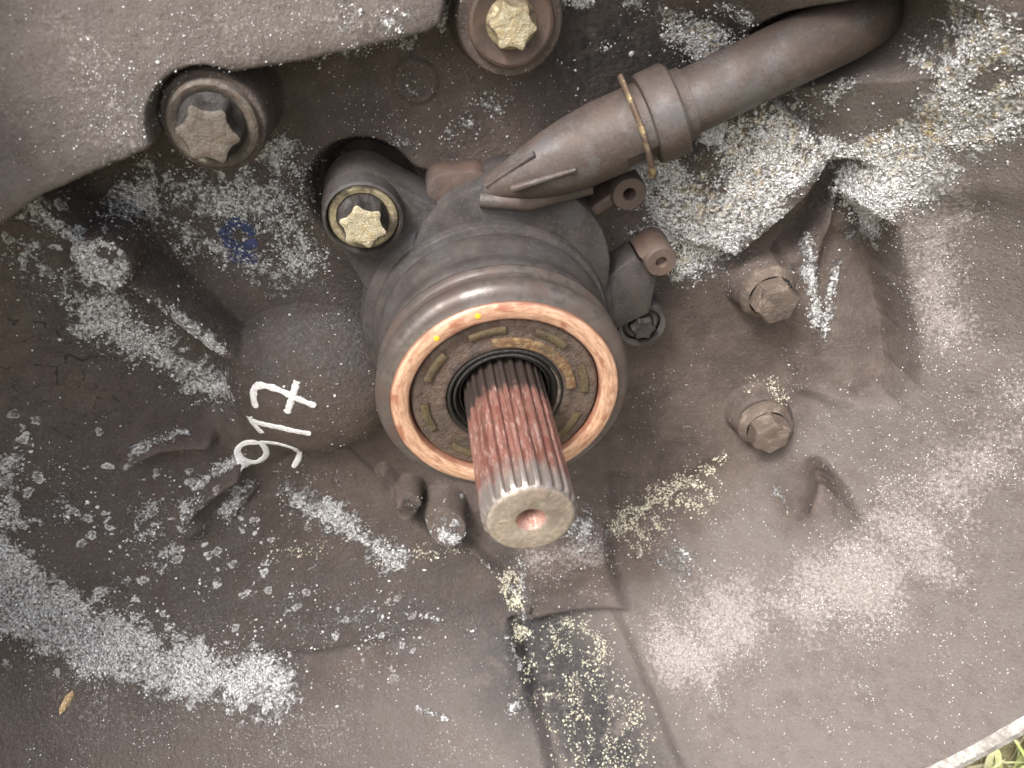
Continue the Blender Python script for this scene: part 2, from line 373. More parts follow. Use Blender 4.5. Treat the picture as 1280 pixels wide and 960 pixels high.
# the casting drops away on the upper-right side of the long rib at the left
ra, rb = P(30, 250, -44), P(285, 445, -53); re_ = (rb - ra) / np.linalg.norm(rb - ra)
side = (X - ra[0]) * -re_[1] + (Z - ra[1]) * re_[0]          # positive on the upper-right side
if side[np.searchsorted(zs, 60), np.searchsorted(xs, -60)] < 0: side = -side
cone = cone - 60 * sstep(-1, 9, side) * sstep(-20, -60, X)
H = smax(H, cone, 4)

def sample(h, x, z):
    u = (x - xs[0]) / STEP; v = (z - zs[0]) / STEP; i = int(u); j = int(v)
    if i < 0 or j < 0 or i >= len(xs) - 1 or j >= len(zs) - 1: return -62.0
    a, b = u - i, v - j
    return (h[j, i] * (1 - a) + h[j, i + 1] * a) * (1 - b) + (h[j + 1, i] * (1 - a) + h[j + 1, i + 1] * a) * b
def hit(px, py, h=None):               # pixel -> point on the casting
    h = H if h is None else h; d = ray(px, py); t = 110.0
    while t < 700:
        p = CAM + d * t
        if -p[1] <= sample(h, p[0], p[2]): break
        t += 1.0
    lo, hi = t - 1, t
    for _ in range(8):
        m = (lo + hi) / 2; p = CAM + d * m
        if -p[1] <= sample(h, p[0], p[2]): hi = m
        else: lo = m
    p = CAM + d * hi; return np.array([p[0], p[2]])
H0 = H.copy()
def h0(px, py): return hit(px, py, H0)
def raise_to(dist, r, e, amount):      # soft-edged pad lying on the local surface
    global H
    H = H + amount * sstep(r + e, r - e, dist)

# pockets and scallops on the right, slot for the pipe
pocket = np.zeros(X.shape)
def carve(poly, amount, edge):
    global H, pocket
    d_ = sd_poly([h0(*p) for p in poly]); H = H - amount(d_) * sstep(edge, -edge, d_); pocket = np.maximum(pocket, sstep(edge, -edge, d_))
def fade(a, b, far, depth):            # deepest along the far wall a, shallow at b
    A_, B_ = h0(*a), h0(*b); e_ = (B_ - A_) / ((B_ - A_) @ (B_ - A_))
    t_ = np.clip((X - A_[0]) * e_[0] + (Z - A_[1]) * e_[1], 0, 1); return lambda d_: depth * (1 - t_) ** 1.5
carve(((1060, 250), (1112, 285), (1130, 350), (1143, 430), (1141, 480), (1120, 505), (1075, 505), (1020, 470), (1015, 400), (1030, 320)), fade((1140, 430), (1015, 420), 0, 24), 2.2)
carve(((990, 570), (1022, 580), (1048, 612), (1066, 652), (1058, 672), (1030, 678), (985, 665), (960, 620)), fade((1060, 640), (990, 605), 0, 25), 4.6)
raise_to(sd_line([h0(1012, 385), h0(1004, 440), h0(1008, 480)]), 3.0, 4.0, 4.5)
raise_to(sd_line([h0(1040, 495), h0(1062, 480)]), 3, 4, 3)
raise_to(sd_line([h0(1225, 300), h0(1250, 420)]), 13, 9, -6)
# raised platform beside the pipe, with the crevice along its lower edge
plat = [P(*q, -44) for q in ((790, 205), (860, 150), (960, 118), (1052, 192), (1012, 250), (930, 338), (862, 322), (826, 290))]
pd = sd_poly(plat)
pa, pb = P(815, 270, -55), P(1000, 225, -46); pe = (pb - pa) / ((pb - pa) @ (pb - pa))
ptop = -61.5 + 16.5 * np.clip((X - pa[0]) * pe[0] + (Z - pa[1]) * pe[1], 0, 1) ** .8 + 1.6 * fbm(X, Z, 14, 31) + .8 * fbm(X, Z, 4, 37)
H = np.maximum(H, H + (np.maximum(ptop, H) - H) * sstep(2.2, -2.0, pd))
raise_to(sd_line([h0(985, 310), h0(1030, 262), h0(1062, 215)]), 4, 3, -10)
raise_to(sd_line([h0(1075, 240), h0(1085, 290)]), 7, 6, 5)
slot = [P(1020, 80, -30), P(1108, 42, -30)]
sdl = sd_line(slot); H = H + (np.minimum(H, -57) - H) * sstep(14.5, 12.0, sdl)
# lump at the upper right
raise_to(sd_line([h0(1180, 110), h0(1240, 30)]), 9, 9, 4)
# left: rib, round boss, dark valley, numbered dome
for (p_a, w_a), (p_b, w_b) in ((((10, 235), -42), ((128, 328), -43)), (((128, 328), -43), ((285, 445), -49)), (((285, 445), -49), ((335, 480), -52))):
    A_, B_ = P(*p_a, w_a), P(*p_b, w_b); e_ = (B_ - A_) / ((B_ - A_) @ (B_ - A_)); t_ = np.clip((XW - A_[0]) * e_[0] + (ZW - A_[1]) * e_[1], 0, 1)
    d_ = np.hypot(XW - A_[0] - (B_ - A_)[0] * t_, ZW - A_[1] - (B_ - A_)[1] * t_); crest = w_a + (w_b - w_a) * t_
    H = smax(H, np.where(d_ < 12, crest - .55 * np.clip(d_ - .8, 0, 20) ** 1.7, -90), 1.5)
bc_ = sd_circ(P(128, 329, -38)); H = H + (np.maximum(H, -38 - .8 * sstep(6, 8, bc_) + .9 * sstep(7, 8.4, bc_)) - H) * sstep(10.0, 8.8, bc_)
dc = P(392, 500, -48); dd = np.hypot((X - dc[0]) / 1.02, (Z - dc[1]) / 1.0)
dome = -62 + 22 * np.clip(1 - (dd / 35) ** 2.6, 0, 1) ** .6 + .8 * fbm(X, Z, 10, 41)
H = smax(H, np.where(dd < 35, dome, -80), 4)
arm = sd_line([P(392, 510, -48), h0(250, 590)]); H = smax(H, np.where(arm < 20, -62 + 13 * np.sqrt(np.clip(1 - (arm / 20) ** 2, 0, 1)), -90), 6)
# small fins below the dome
raise_to(sd_line([h0(160, 566), h0(205, 545), h0(262, 540)]), 2.0, 1.6, 9)
raise_to(sd_line([h0(238, 625), h0(300, 578)]), 2.2, 1.6, 10)
raise_to(sd_line([h0(290, 640), h0(318, 606)]), 1.4, 1.6, 3)
raise_to(sd_line([h0(235, 640), h0(240, 655)]), 5, 4, 4)
# casting studs, block and drain channel below the shaft
raise_to(sd_circ(h0(510, 606)), 6.4, 1.0, 12)
raise_to(sd_circ(h0(556, 634)), 9.6, 1.2, 14)
raise_to(sd_line([h0(575, 668), h0(655, 742)]), 1.6, 1.8, 5)
raise_to(sd_line([h0(480, 585), h0(512, 615)]), 2.2, 2, 5)
blk = sd_poly([h0(652, 675), h0(752, 655), h0(778, 752), h0(652, 768)]); raise_to(blk, 0, 4.2, 9)
chn = sd_poly([h0(640, 782), h0(768, 762), h0(900, 1080), h0(720, 1080)]); raise_to(chn, 0, 4.0, -11)
raise_to(sd_line([h0(770, 600), h0(785, 690), h0(800, 750)]), 2.5, 4.5, -3)
raise_to(sd_line([h0(790, 660), h0(850, 625), h0(890, 590)]), 4, 5, -3)
# bolt pads
BA = P(454, 274, -41); BB = P(265, 158, -32); BC = P(640, 30, -43); BD = P(805, 412, -46)
HX1 = h0(948, 350); HX2 = h0(944, 512)
for c, r, top in ((BB, 15.6, -35), (BC, 16.5, -46)):
    H = H + (np.maximum(H, top) - H) * sstep(r + 1.4, r - 1.4, sd_circ(c))
for c in (HX1, HX2): raise_to(sd_circ(c), 12.2, 1.6, 8)
em = sd_circ(P(520, 104, -58)); raise_to(em, 7.0, .8, 1.3); raise_to(em, 4.6, .9, -.9)
raise_to(sd_circ(BA), 17.5, 2.5, -12); raise_to(sd_line([BA, BA * .62 + np.array([4, 10.])]), 13, 3, -9)
# heavy raised plate at the upper left
WB = -24
bp = [P(*q, WB) for q in ((-140, 330), (0, 284), (62, 246), (120, 222), (186, 196), (204, 176), (215, 120), (300, 108), (420, 90), (540, 64), (560, 52), (568, 30), (572, -40))]
bp += [np.array([-10, 175.]), np.array([-262, 175.])]
bd = sd_poly(bp)
btop = WB - .30 * (Z - 70) + .05 * (-X - 60) + 1.2 * fbm(X, Z, 60, 51) + .5 * fbm(X, Z, 9, 55) - 3.5 * np.exp(np.clip(bd, -60, 0) / 2.6)
bolt_notch = sstep(14.6, 16.4, sd_circ(BB)) * sstep(16.5, 19, sd_circ(BC))
mb = sstep(1.6, -1.6, bd) * bolt_notch
H = H + (np.maximum(H, btop) - H) * mb
H += .22 * fbm(X, Z, 3.2, 61, 2)

# ------------------------------------------------------------------ stains and painted shade: measured along the surface, stored per vertex
def hit3(px, py):
    x, z = hit(px, py); return np.array([x, sample(H, x, z), z])
stain = np.zeros((4,) + X.shape); two = np.zeros((4,) + X.shape)
warp = 9 * fbm(X, Z, 20, 71) + 7 * fbm(X, Z, 6, 77)
patchy = np.clip(1.0 + 1.0 * fbm(X, Z, 16, 73, 5), .4, 1.3)
def daub(layer, pts, rpx, amt, soft=.85):
    ps = [hit3(*p) for p in pts]
    dep = np.mean([(np.array([p[0], -p[1], p[2]]) - CAM) @ cf for p in ps]); r = rpx * dep / FPX
    if len(ps) == 1: ps = ps * 2
    lo = np.min(ps, 0) - r * 2.4 - 9; hi_ = np.max(ps, 0) + r * 2.4 + 9
    i0, i1 = np.searchsorted(xs, (lo[0], hi_[0])); j0, j1 = np.searchsorted(zs, (lo[2], hi_[2]))
    if i1 <= i0 or j1 <= j0: return
    sl_ = (slice(j0, j1), slice(i0, i1)); x, z, h = X[sl_], Z[sl_], H[sl_]; d = np.full(x.shape, 1e9)
    for a, b in zip(ps[:-1], ps[1:]):
        e = b - a; q = (x - a[0], h - a[1], z - a[2]); t = np.clip((q[0] * e[0] + q[1] * e[1] + q[2] * e[2]) / max(e @ e, 1e-9), 0, 1)
        d = np.minimum(d, np.sqrt((q[0] - e[0] * t) ** 2 + (q[1] - e[1] * t) ** 2 + (q[2] - e[2] * t) ** 2))
    m = np.clip((r * 2.1 - (d + warp[sl_] * min(1, r / 9))) / (r * 1.9), 0, 1) if soft > .6 else sstep(r * (1 + soft), r * (1 - soft), d)
    layer[sl_] = np.maximum(layer[sl_], np.clip(amt * m * patchy[sl_], 0, 1))
SALT, FINE, TAR_SHADE, YEL = stain; CRACK, BLUE, GREY, BLIS = two
FILM = sstep(0, 16, RR - RC + 14 * fbm(X, Z, 25, 301)) * np.clip(.45 * sstep(170, 190, ANG) + .55 * sstep(235, 275, ANG) + sstep(60, 30, ANG), 0, 1) * (1 - .95 * pocket)
FILM = np.clip(FILM, 0, 1)
# (points, radius in photo pixels, amount)
for p, r, a in [
    ([(180, 250), (330, 250)], 50, .66), ([(345, 200), (372, 330)], 34, .66), ([(250, 300), (345, 345)], 36, .62), ([(210, 300), (250, 330)], 24, .5),
    ([(45, 262), (128, 335), (268, 436)], 13, .85), ([(128, 328)], 30, .55), ([(100, 318), (112, 345), (140, 352), (156, 335), (150, 312), (125, 303), (104, 314)], 5, .9),
    ([(132, 395), (200, 440), (268, 478)], 30, .80), ([(20, 320), (110, 400)], 34, .5), ([(150, 350)], 20, .45),
    ([(168, 563), (232, 540)], 8, .80), ([(245, 603), (296, 575)], 10, .75), ([(280, 640), (312, 608)], 9, .72),
    ([(-20, 715), (60, 772), (160, 818), (235, 842), (335, 858)], 30, 1.0), ([(160, 830), (330, 850)], 18, .9), ([(120, 745), (160, 720), (205, 690)], 16, .55),
    ([(10, 580), (15, 650)], 22, .55), ([(70, 590), (80, 640)], 20, .40), ([(185, 640), (190, 700)], 26, .45), ([(235, 640)], 22, .62),
    ([(370, 622), (440, 660), (490, 705)], 20, .66), ([(420, 770), (470, 760)], 32, .38), ([(300, 720), (380, 740)], 30, .25),
    ([(525, 768), (590, 790)], 5, .62), ([(635, 800), (650, 830)], 8, .45), ([(520, 885), (560, 898)], 4, .6), ([(640, 885)], 9, .6),
    ([(520, 105)], 22, .40), ([(600, 140), (560, 180)], 34, .50), ([(490, 172), (520, 180)], 16, .50), ([(420, 130)], 20, .3),
    ([(20, 272), (100, 235), (178, 205)], 12, .55), ([(180, 100), (120, 180)], 34, .28), ([(360, 80), (540, 50)], 13, .50),
    ([(430, 20), (500, 30)], 30, .36), ([(550, 40), (562, 0)], 7, .65),
    ([(840, 30), (895, 62)], 24, .85), ([(905, 10), (935, 25)], 12, .6), ([(758, 60)], 14, .6), ([(790, 5), (820, 20)], 18, .6), ([(930, 40), (960, 25)], 8, .5), ([(705, 2), (740, 0)], 8, .9),
    ([(830, 230), (880, 310), (930, 250), (960, 180)], 52, .92), ([(845, 215), (835, 290)], 22, .9), ([(905, 160), (1000, 150)], 22, .66), ([(1040, 125), (1060, 108)], 14, .66),
    ([(980, 230), (1035, 190)], 28, .85), ([(1065, 225), (1085, 290)], 24, .88), ([(1010, 300), (1022, 400)], 12, .72), ([(1045, 330), (1030, 420)], 12, .55), ([(960, 345), (985, 355)], 16, .78),
    ([(1110, 200), (1180, 130), (1230, 50)], 42, .88), ([(1200, 10), (1262, 70)], 40, .88), ([(1180, 150), (1280, 110)], 40, .8), ([(1130, 190), (1270, 130)], 40, .80), ([(1060, 190), (1130, 170)], 30, .75), ([(1150, 60), (1170, 110)], 26, .75), ([(1090, 250), (1140, 220)], 36, .82), ([(1130, 60), (1165, 90)], 14, .55), ([(1100, 210), (1170, 200)], 34, .7), ([(1270, 160)], 26, .6),
    ([(775, 285)], 16, .55), ([(560, 668)], 26, .50), ([(512, 632)], 18, .45), ([(730, 665)], 30, .50), ([(700, 720)], 34, .36), ([(600, 700), (645, 740)], 6, .6),
    ([(800, 690), (850, 700)], 26, .45), ([(650, 700), (655, 770)], 9, .6), ([(400, 470), (450, 540)], 34, .28), ([(350, 590), (420, 600)], 14, .35),
    ([(970, 610), (985, 640)], 6, .6), ([(1050, 490), (1065, 478)], 7, .6), ([(380, 380), (440, 410)], 30, .28), ([(980, 430), (990, 480)], 7, .45)]:
    daub(SALT, p, r, a)
for p, r, a in [
    ([(1165, 220), (1170, 330), (1180, 440)], 46, .86), ([(1130, 230), (1160, 260)], 40, .85), ([(1130, 690), (980, 755), (850, 810)], 70, .86), ([(1210, 600), (1110, 700)], 74, .84), ([(1290, 510), (1200, 610)], 66, .80), ([(1240, 640), (1060, 780)], 80, .62), ([(900, 880), (1050, 830)], 60, .5),
    ([(880, 900), (1000, 820)], 50, .45), ([(1100, 820), (1250, 740)], 60, .42), ([(1020, 640), (1050, 560)], 36, .45), ([(1060, 420), (1040, 340)], 30, .45), ([(1004, 440), (1000, 480)], 8, .75),
    ([(1270, 330)], 30, .6), ([(60, 860), (250, 900), (420, 920)], 70, .52), ([(40, 790), (150, 850)], 30, .5), ([(400, 850), (560, 860)], 50, .42), ([(430, 900), (600, 930)], 50, .35),
    ([(50, 60), (150, 200)], 110, .58), ([(200, 40), (480, 20)], 60, .50), ([(880, 650), (960, 680)], 50, .40), ([(820, 480), (880, 560)], 40, .25), ([(380, 440), (440, 540)], 50, .36), ([(200, 260), (340, 260)], 60, .42),
    ([(480, 140), (620, 160)], 60, .36), ([(670, 700), (750, 690)], 30, .72), ([(670, 750), (760, 740)], 16, .6), ([(830, 640), (900, 700)], 50, .4), ([(900, 880), (1160, 960)], 60, .3)]:
    daub(FINE, p, r, a)
FINE *= 1 - .85 * pocket; SALT[...] = np.clip(SALT * (1 + .15 * sstep(0, -60, X)), 0, 1)
for p, r, a in [([(740, 70), (830, 60), (960, 40)], 52, 1.0), ([(720, 20), (760, 100)], 40, .9), ([(880, 170), (860, 190)], 22, .7), ([(1000, 290), (1045, 225)], 12, .8), ([(670, 810), (720, 880), (780, 965)], 56, 1.0), ([(690, 290)], 10, .8),
    ([(440, 350), (470, 380)], 26, .5), ([(220, 340), (290, 400)], 22, .6), ([(100, 270), (180, 235)], 18, .5), ([(660, 760)], 12, .5), ([(560, 700), (640, 700)], 18, .5), ([(975, 600)], 14, .4)]:  # this row paints shade: under plate edge, beside rib, by bearing and bolt
    daub(TAR_SHADE, p, r, a)
for p, r, a in [([(1200, 60), (1260, 80)], 60, .9), ([(1100, 170), (1200, 150)], 40, .75), ([(880, 220), (960, 180)], 50, .6), ([(840, 30), (890, 50)], 26, .5), ([(840, 320)], 30, .5)]:
    daub(YEL, p, r, a)
for p, r, a in [([(40, 420), (100, 500)], 50, 1)]: daub(CRACK, p, r, a)
for p, r, a in [([(280, 292), (296, 276), (314, 290)], 7, .8), ([(284, 302), (300, 312), (316, 304)], 7, .75), ([(292, 322), (314, 322)], 9, .62)]: daub(BLUE, p, r, a, .5)
for p, r, a in [([(360, 420), (440, 420)], 60, .9), ([(130, 380), (260, 470)], 50, .6), ([(200, 260), (330, 280)], 60, .5), ([(60, 640), (300, 760), (560, 780)], 80, .75), ([(100, 920), (500, 940)], 60, .25)]:
    daub(GREY, p, r, a)
for p, r, a in [([(20, 600), (120, 660), (230, 680), (300, 700)], 60, .75), ([(60, 760), (200, 820), (330, 850)], 40, .8), ([(400, 770), (470, 790)], 40, .35), ([(128, 330), (60, 280)], 40, .7), ([(560, 665)], 40, .5)]: daub(BLIS, p, r, a)
# the pale lumps of thick crust really stand up from the casting
crust = np.clip(SALT - .35, 0, 1) * np.clip(fbm(X, Z, 3.0, 81, 3) * 4 + .4, 0, 1.2)
H += .7 * crust

# ------------------------------------------------------------------ gearbox housing
hous = empty('gearbox_housing', (0, 0, -238), 'brown corroded cast gearbox bell housing lying on the grass', 'gearbox housing')
RIM = 232.0
keepv = RR < RIM
idx = np.arange(X.size).reshape(X.shape)
q = np.stack([idx[:-1, :-1], idx[:-1, 1:], idx[1:, 1:], idx[1:, :-1]], -1).reshape(-1, 4)
kv = keepv.ravel(); q = q[kv[q].all(1)]
used = np.unique(q); remap = np.full(X.size, -1); remap[used] = np.arange(len(used))
VV = np.stack([X.ravel(), H.ravel(), Z.ravel()], 1)[used]
st = np.moveaxis(stain, 0, -1).reshape(-1, 4)[used]; tw = np.moveaxis(two, 0, -1).reshape(-1, 4)[used]
shell = mk('bell_shell', VV, remap[q], M_CAST, hous, angle=180, attrs={'stain': ('FLOAT_COLOR', st), 'stain_two': ('FLOAT_COLOR', tw), 'film': ('FLOAT', np.maximum(FILM, .8 * mb).ravel()[used])})
# thick machined lip round the mouth of the bell
def rim_mat():
    m = NB('scraped_rim'); n = m.noise(.25, 5, .65); n2 = m.noise(1.4, 3)
    return m.fin(m.mix(m.ss(n, .40, .62), (0.20, .185, .17), m.mix(n2, (0.30, .29, .27), (0.44, .43, .41))), .6, 0, m.bump(m.math('ADD', n, n2), .6, .7))
g = G(); g.lathe([(RIM - 2.2, 58), (RIM - .6, 66), (RIM + .8, 68), (RIM + 4.6, 68.2), (RIM + 5.8, 67), (RIM + 6, 58), (RIM + 5, 30), (RIM - 4, -40), (RIM - 60, -72)], seg=300, wob=.0006, a0=math.radians(134), a1=math.radians(406))
g.build('rim_lip', rim_mat(), hous)

# white painted number, brushed onto the dome
def zc(x, y): return (x * .375, 300 + y * .375)
strokes = {'seven': [[(852, 558), (843, 520), (848, 490), (872, 482), (925, 497), (985, 526), (1052, 553)], [(990, 468), (976, 520), (957, 576)]],
           'one': [[(829, 587), (845, 612), (873, 642)], [(843, 603), (930, 624), (1036, 646)]],
           'nine': [[(866, 676), (815, 672), (784, 700), (800, 734), (858, 745), (893, 716), (880, 682), (862, 672), (935, 680), (985, 694), (1000, 726), (978, 757)]]}
def resample(pts, n):
    pts = np.array(pts, float); d = np.r_[0, np.cumsum(np.hypot(*np.diff(pts, axis=0).T))]; s_ = np.linspace(0, d[-1], n)
    out = np.stack([np.interp(s_, d, pts[:, k]) for k in range(2)], 1)
    for _ in range(3): out[1:-1] = (out[:-2] + 2 * out[1:-1] + out[2:]) / 4
    return out
for nm, lines in strokes.items():
    v = []; f = []
    for li, ln in enumerate(lines):
        pts = [hit(*zc(*p)) for p in ln]; pl = resample(pts, 46); n = len(pl)
        t = np.gradient(pl, axis=0); t /= np.linalg.norm(t, axis=1)[:, None]; nn = np.stack([-t[:, 1], t[:, 0]], 1); b0 = len(v)
        for i in range(n):
            wd = 1.5 * (1 + .22 * math.sin(i * .9 + li) * random.random()) * (0.7 if i in (0, n - 1) else 1)
            for k in range(7):
                s_ = (k / 3 - 1); e = pl[i] + nn[i] * wd * s_ * (1 + .10 * random.uniform(-1, 1) * (abs(s_) > .9)); hh = sample(H, *e)
                v.append((e[0], hh + (-.3 if abs(s_) > .99 else .42 + .05 * li - .16 * s_ * s_ + .08 * random.uniform(-1, 1)), e[1]))
        for i in range(n - 1):
            for k in range(6):
                a = b0 + i * 7 + k; f.append((a, a + 1, a + 8, a + 7))
    o = mk('painted_digit', v, f, M_PAINT, hous, angle=180); o['label'] = 'white hand-painted ' + nm

# bolts of the housing
def star_bolt(name, c, w, R, rs, height, mats, parent, lobes=.13, rot=0.0, washer=None):
    # flange bolt with a raised six-lobed drive head; w is the flange face, head stands height above it
    seg = 72; g = G()
    if washer: g.lathe([(washer, w - 9), (washer, w - 3.4), (washer - .8, w - 2.6), (R - .5, w - 2.4)], c, seg)
    g.lathe([(R, w - 9), (R, w - 1.4), (R - .35, w - .5), (R - 1.3, w), (R - 2.6, w - .3), (rs * 1.22, w - .9)], c, seg)
    o = g.build(name, mats[0], parent)
    star = []
    for j in range(seg):
        a = 2 * math.pi * j / seg; t = 6 * (a + rot); rr = rs * (1 + lobes * math.cos(t) + .035 * math.cos(2 * t)); star.append((rr * math.cos(a), rr * math.sin(a), rs * 1.22 * math.cos(a), rs * 1.22 * math.sin(a)))
    v = []; f = []
    for k, ww in ((1.0, w - .9), (.9, w - .3), (.0, w + .9), (.0, w + height - .7), (-.05, w + height - .15)):
        for a, b, ca, sa in star:
            if k > 0: v.append((c[0] + ca * k + a * (1 - k), ww, c[1] + sa * k + b * (1 - k)))
            else: v.append((c[0] + a * (1 + k), ww, c[1] + b * (1 + k)))
    for i in range(4):
        for j in range(seg): f.append((i * seg + j, i * seg + (j + 1) % seg, (i + 1) * seg + (j + 1) % seg, (i + 1) * seg + j))
    mk('star_head', v, f, mats[1], o, angle=50)
    v = []; f = []
    for k, dz in ((.95, -.16), (.90, 0), (.6, .02), (.5, -.08), (.25, -.1)):
        for a, b, ca, sa in star: v.append((c[0] + a * k, w + height + dz + (.035 * random.uniform(-1, 1) if k < .9 else 0), c[1] + b * k))
    v.append((c[0], w + height - .1, c[1])); n = 4 * seg
    for i in range(4):
        for j in range(seg): f.append((i * seg + j, i * seg + (j + 1) % seg, (i + 1) * seg + (j + 1) % seg, (i + 1) * seg + j))
    for j in range(seg): f.append((n + j, n + (j + 1) % seg, 5 * seg))
    mk('head_face', v, f, mats[2], o)
    return o
M_DARK = metal_mat('dark_bolt_steel', (0.06, .055, .052), (0.035, .03, .028), (0.02, .018, .017), .3, .4, .6, .4, .7)  # near-black steel for the star head walls and the small bolt
o = star_bolt('flange_bolt', BB, -32.5, 12.6, 7.6, 7.5, (M_BOLTB, M_DARK, M_BOLTB), hous, rot=.2, washer=13.8); o['label'] = 'grimy grey star-headed bolt in the notch of the raised plate'
o = star_bolt('flange_bolt', BC, -43.5, 12.6, 6.0, 4.5, (M_PLASR, M_ZINC, M_ZINCB), hous, rot=.1, washer=14.6); o['label'] = 'brown star-headed bolt with a clean pale head'
def hex_bolt(c, tilt, rot):
    w0 = sample(H, *c) - .5
    g = G(); g.lathe([(11.4, w0 + .3), (11.4, w0 + 2.0), (10.6, w0 + 3.2), (8.6, w0 + 4.6)], c, 48)
    n = 6; v = []; f = []
    A = [rot + math.pi / 3 * k for k in range(6)]
    for R, w in ((8.6, w0 + 4), (8.6, w0 + 11.2), (7.7, w0 + 12.4)):
        for a in A: v.append((c[0] + R * math.cos(a), w, c[1] + R * math.sin(a)))
    for i in range(2):
        for j in range(6): k = (j + 1) % 6; f.append((i * 6 + j, i * 6 + k, i * 6 + 6 + k, i * 6 + 6 + j))
    # dished top
    for a in A: v.append((c[0] + 6.0 * math.cos(a), w0 + 12.7, c[1] + 6.0 * math.sin(a)))
    for a in A: v.append((c[0] + 3.4 * math.cos(a), w0 + 12.3, c[1] + 3.4 * math.sin(a)))
    for i in (2, 3):
        for j in range(6): k = (j + 1) % 6; f.append((i * 6 + j, i * 6 + k, i * 6 + 6 + k, i * 6 + 6 + j))
    f.append(tuple(range(24, 30)))
    g.add(v, f); return g.build('hex_bolt', M_HEX, hous, angle=25)
o = hex_bolt(HX1, 0, .25); o['label'] = 'flanged hex bolt crusted with white corrosion'
o = hex_bolt(HX2, 0, .55); o['label'] = 'flanged hex bolt with a scraped bare head'

# ------------------------------------------------------------------ clutch release cylinder (plastic body round the shaft)
cyl = empty('release_cylinder', (0, -62, 0), 'dusty dark plastic clutch release cylinder bolted round the splined shaft', 'clutch cylinder')
g = G(); g.lathe([(47, -66), (47.5, -50), (46.6, -46.5), (44, -45), (43.2, -44.2), (43.4, -41), (42.6, -39.6), (41.0, -39), (40.4, -37)], seg=120)
g.build('body', M_PLAS, cyl)
g = G(); g.lathe([(40.4, -38.5), (41.2, -37.6), (41.6, -35.6), (41.4, -31.6), (40.4, -29.2), (39.7, -27), (39.8, -25), (40.3, -23.2), (40.2, -20.6), (39.2, -19.2), (38.3, -17), (37.6, -14)], seg=120, wob=.0012)
g.build('dust_boot', M_PLAS, cyl)
g = G(); g.prism(hull2((-20, 22), 24, BA, 13.6), -64, -46.5, 2.2); g.build('mounting_web', M_PLAS, cyl)
g = G(); g.lathe([(13.4, -66), (13.2, -43), (12.8, -40.8), (11.9, -40.4), (11.6, -41.5), (11.6, -50)], BA, 64); g.build('mounting_ear', M_PLAS, cyl)
o = star_bolt('flange_bolt', BA, -41.6, 11.3, 6.8, 6.5, (M_ZINC, M_DARK, M_ZINCB), cyl, rot=.35); o['label'] = 'yellow zinc star-headed bolt'
g = G(); g.prism(hull2((7, 20), 37, (8, 42), 17), -64, -43.5, 2.5); g.build('upper_flange', M_PLAS, cyl)
# ear and bolt on the right
g = G(); g.lathe([(10.2, -66), (10.0, -50), (9.3, -48.4), (7.8, -48.6), (7.4, -50)], BD, 56); g.build('mounting_ear', M_PLAS, cyl)
o = star_bolt('flange_bolt', BD, -50.5, 7.5, 4.2, 5.0, (M_PLAS, M_DARK, M_DARK), cyl); o['label'] = 'small dark bolt half hidden beside the bearing'
pl = [P(*q_, -47) for q_ in ((735, 362), (796, 322), (822, 346), (812, 392), (770, 412), (735, 400))]
g = G(); g.prism(pl, -62, -47, 1.0); g.build('side_bracket', M_PLAS, cyl)
g = G(); c = P(827, 328, -42); g.lathe([(6.0, -58), (5.9, -43), (5.4, -42), (2.2, -42), (1.9, -42.6), (1.9, -50)], c, 40)
g.prism([P(*q_, -44) for q_ in ((800, 322), (826, 305), (840, 325), (822, 345))], -58, -44, .6); g.build('guide_lug', M_PLASR, cyl)
g = G(); c = P(787, 243, -48); g.lathe([(6.3, -62), (6.2, -49), (5.7, -48), (2.4, -48), (2.1, -48.6), (2.1, -58)], c, 40)
g.prism([P(*q_, -50) for q_ in ((706, 292), (700, 278), (735, 262), (770, 238), (776, 252), (742, 274))], -60, -50, 1.2); g.build('guide_lug', M_PLASR, cyl)
g = G(); g.prism(hull2(P(558, 240, -50), 6.5, P(592, 236, -50), 6.5), -62, -50, 1.0)
g.build('locating_tab', M_PLASR, cyl)
# conical arm that carries the pipe
ax = [(596, 243, -47), (622, 232, -46), (655, 220, -45), (690, 205, -44), (722, 190, -43.5), (760, 172, -43.5), (800, 155, -43.5), (832, 141, -43.5)]
ap = [P3(*q_) for q_ in ax]
dd_ = ap[-1] - ap[-3]; dd_ /= np.linalg.norm(dd_); stp = ap[-1] - dd_ * 17
ap2 = ap[:5] + [stp - dd_ * 4, stp, stp + dd_ * .05, ap[-1]]
g = G(); g.tube(ap2, [2.2, 5.0, 8.2, 10.6, 11.8, 12.3, 12.3, 10.9, 10.9], 44)
arm_o = g.build('pipe_arm', M_PIPE, cyl)
d = ap[-1] - ap[-3]; d /= np.linalg.norm(d); e1 = np.array([0, 1., 0]); e2 = np.cross(d, e1); e2 /= np.linalg.norm(e2); e1 = np.cross(e2, d)
if e2[2] < 0: e2 = -e2
E1 = e1 if e1[1] > 0 else -e1           # towards the viewer
g = G(); g.tube([P3(640, 236, -36), P3(720, 212, -31.5)], [1.4, .7], 10); g.tube([P3(608, 232, -44), P3(668, 192, -38)], [1.3, .9], 10)
g.tube([P3(600, 250, -44), P3(660, 252, -42), P3(740, 235, -42)], [2.6, 3.4, 2.0], 14)
g.build('arm_rib', M_PIPE, arm_o)
def boxo(o, a, b, c, la, lb, lc):       # oriented box
    v = [o + sa * la * a + sb * lb * b + sc * lc * c for sa in (-1, 1) for sb in (-1, 1) for sc in (-1, 1)]
    return v, [(0, 1, 3, 2), (4, 6, 7, 5), (0, 4, 5, 1), (2, 3, 7, 6), (0, 2, 6, 4), (1, 5, 7, 3)]
